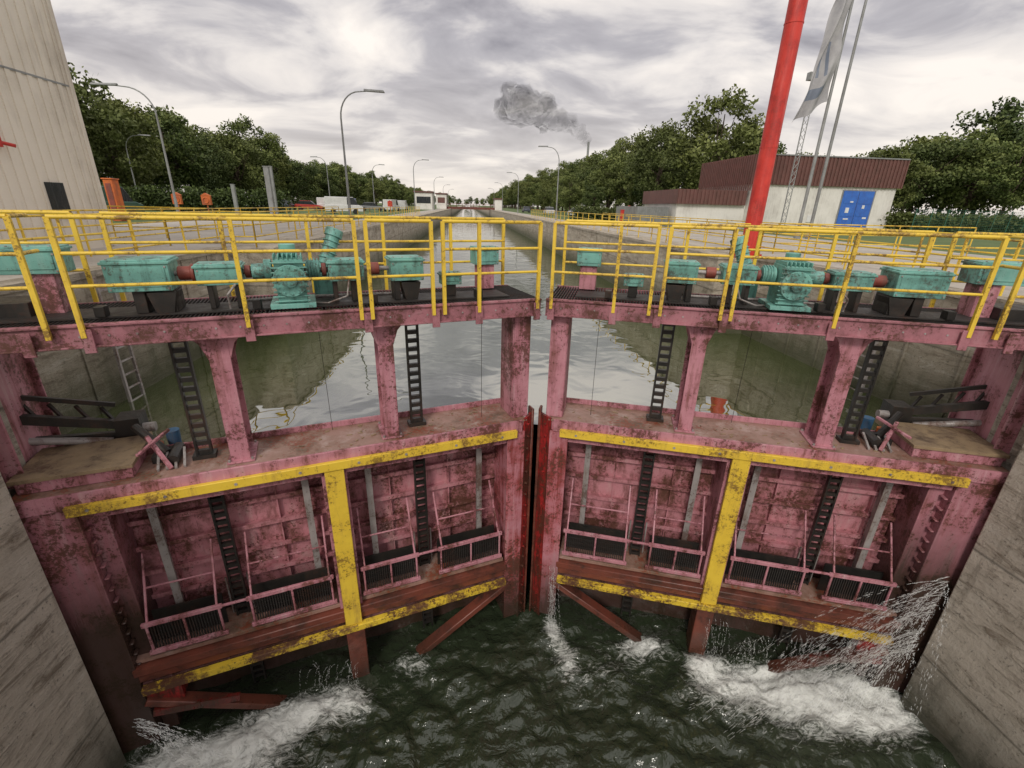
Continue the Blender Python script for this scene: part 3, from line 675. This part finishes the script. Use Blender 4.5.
for (x,y,s) in ((52,52,.78),(58,55,.9),(64,52,1.05),(70,56,1.15),(77,54,1.3),(84,58,1.4),(66,62,1.05),(74,65,1.15),(90,62,1.4),(60,44,.7),(68,42,.95),(76,44,1.1),(84,46,1.25)): put(random.choice(protos),'tree',x,y,s,br)
fr=empty('distant_tree_line')
for i in range(60): put(random.choice(protos),'tree',-340+i*11.5+random.uniform(-4,4),900+random.uniform(0,60),random.uniform(1.0,1.5),fr)

def hedge(name,x0,y0,x1,y1,h,w,n):
    r=np.random.default_rng(3); u=r.uniform(0,1,n); P=np.stack([x0+(x1-x0)*u+r.normal(0,w,n),y0+(y1-y0)*u+r.normal(0,w,n),r.uniform(-.1,h,n)*(.85+.15*np.sin(u*60))],1)
    a=r.normal(size=(n,3));a/=np.linalg.norm(a,axis=1)[:,None];b2=np.cross(a,r.normal(size=(n,3)));b2/=np.linalg.norm(b2,axis=1)[:,None]
    Q=np.stack([P-a*.16,P+b2*.1,P+a*.16,P-b2*.1],1).reshape(-1,3)
    me=bpy.data.meshes.new(name); me.from_pydata([tuple(q) for q in Q],[],[(4*i,4*i+1,4*i+2,4*i+3) for i in range(n)]); me.materials.append(M['leaf'])
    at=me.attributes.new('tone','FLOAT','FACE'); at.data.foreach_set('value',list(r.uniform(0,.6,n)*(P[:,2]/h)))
    o=bpy.data.objects.new(name,me); scene.collection.objects.link(o)
hedge('hedge',39,36,75,36,1.7,.5,26000); hedge('hedge',-60,46,-24,56,2.6,.7,26000); hedge('hedge',-42,56,-40,200,2.4,.8,22000); hedge('hedge',14,60,34,52,1.6,.7,14000)
e=empty('green_mesh_fence'); k=MB()
for i in range(24): k.cyl((39+i*1.6,33.5,-.1),(39+i*1.6,33.5,2.0),.04,n=6)
for j in range(14): k.cyl((39,33.5,.05+j*.145),(76,33.5,.05+j*.145),.010,n=4)
x=39
while x<76: k.cyl((x,33.5,0),(x,33.5,1.95),.008,n=4); x+=.2
k.build('fence_mesh','fencegreen',e)

e=empty('power_station_chimney'); k=MB(); k.cyl((214,893,-.2),(214,893,111),3.0,1.8,n=20); k.build('stack','greymetal',e)
m,nt,b=newmat('smoke'); nt.nodes.remove(b)
vol=N(nt,'ShaderNodeVolumePrincipled',{'Color':(.05,.05,.058,1),'Density':.034,'Anisotropy':.1}); nt.links.new(vol.outputs[0],nt.nodes['Material Output'].inputs['Volume']); M['smoke']=m
bm=bmesh.new(); random.seed(5)
for i in range(56):
    u=(i/55)**.8; x=212-140*u+random.gauss(0,2+6*u); z=113+ 54*u**.62+random.gauss(0,1+8*u); r_=(6+15*min(1,u*1.3))*random.uniform(.6,1.15)
    bmesh.ops.create_icosphere(bm,subdivisions=3,radius=r_,matrix=Matrix.Translation((x,893+random.gauss(0,8*u+1),z))@Matrix.Diagonal((1.35,1,.9,1)))
for v in bm.verts: v.co+=Vector((noise.noise(v.co*.07),0,noise.noise(v.co*.07+Vector((9,9,9)))))*10+Vector((noise.noise(v.co*.25),0,noise.noise(v.co*.25+Vector((9,9,9)))))*4
me=bpy.data.meshes.new('smoke_plume'); bm.to_mesh(me); bm.free(); o=bpy.data.objects.new('smoke_plume',me); scene.collection.objects.link(o); me.materials.append(M['smoke'])

# ------------------------------------------------------------------ sky & sun
w=bpy.data.worlds.new('World'); scene.world=w; w.use_nodes=True; nt=w.node_tree; bg=nt.nodes['Background']; bg.inputs[1].default_value=.148
sk=N(nt,'ShaderNodeTexSky',sky_type='NISHITA'); sk.sun_disc=False; sk.sun_elevation=R(38); sk.sun_rotation=R(200)
tc=N(nt,'ShaderNodeTexCoord').outputs['Generated']; sp=N(nt,'ShaderNodeSeparateXYZ',{0:tc})
zz=mth(nt,'ADD',mth(nt,'MAXIMUM',sp.outputs[2],0.0),.24)
cb=N(nt,'ShaderNodeCombineXYZ',{0:mth(nt,'DIVIDE',sp.outputs[0],zz),1:mth(nt,'DIVIDE',sp.outputs[1],zz),2:0.0}).outputs[0]
mp=N(nt,'ShaderNodeMapping',{'Vector':cb,'Rotation':(0,0,R(25)),'Scale':(1.1,1.5,1),'Location':(5.3,2.2,0)}).outputs[0]
n1=N(nt,'ShaderNodeTexNoise',{'Vector':mp,'Scale':1.5,'Detail':9.0,'Roughness':.54,'Distortion':.5}).outputs[0]
n2=N(nt,'ShaderNodeTexNoise',{'Vector':mp,'Scale':.6,'Detail':3.0}).outputs[0]
f=mth(nt,'ADD',mth(nt,'MULTIPLY',n1,.7),mth(nt,'MULTIPLY',n2,.4))
cr=N(nt,'ShaderNodeValToRGB',{0:f}); el=cr.color_ramp.elements
el[0].position=.42; el[0].color=(2.3,2.15,2.3,1); el[1].position=.66; el[1].color=(7.4,6.8,6.2,1)
x_=el.new(.50); x_.color=(3.5,3.3,3.4,1); x_=el.new(.56); x_.color=(5.4,5.05,4.85,1)
hz=ramp(nt,sp.outputs[2],0,.26,.6,0)
c=mixc(nt,hz,cr.outputs[0],(6.0,5.35,4.8))
c=mixc(nt,.94,sk.outputs[0],c)
c=mixc(nt,ramp(nt,sp.outputs[2],.75,1.0,0,.6),c,(8.8,8.5,8.2))
nt.links.new(c,bg.inputs[0])
sl=bpy.data.lights.new('sun','SUN'); sl.energy=1.5; sl.angle=R(12); sl.color=(1,.94,.85); so=bpy.data.objects.new('sun',sl); scene.collection.objects.link(so)
so.rotation_euler=(R(52),0,R(-20))
scene.view_settings.view_transform='Standard'; scene.view_settings.look='None'; scene.view_settings.exposure=0
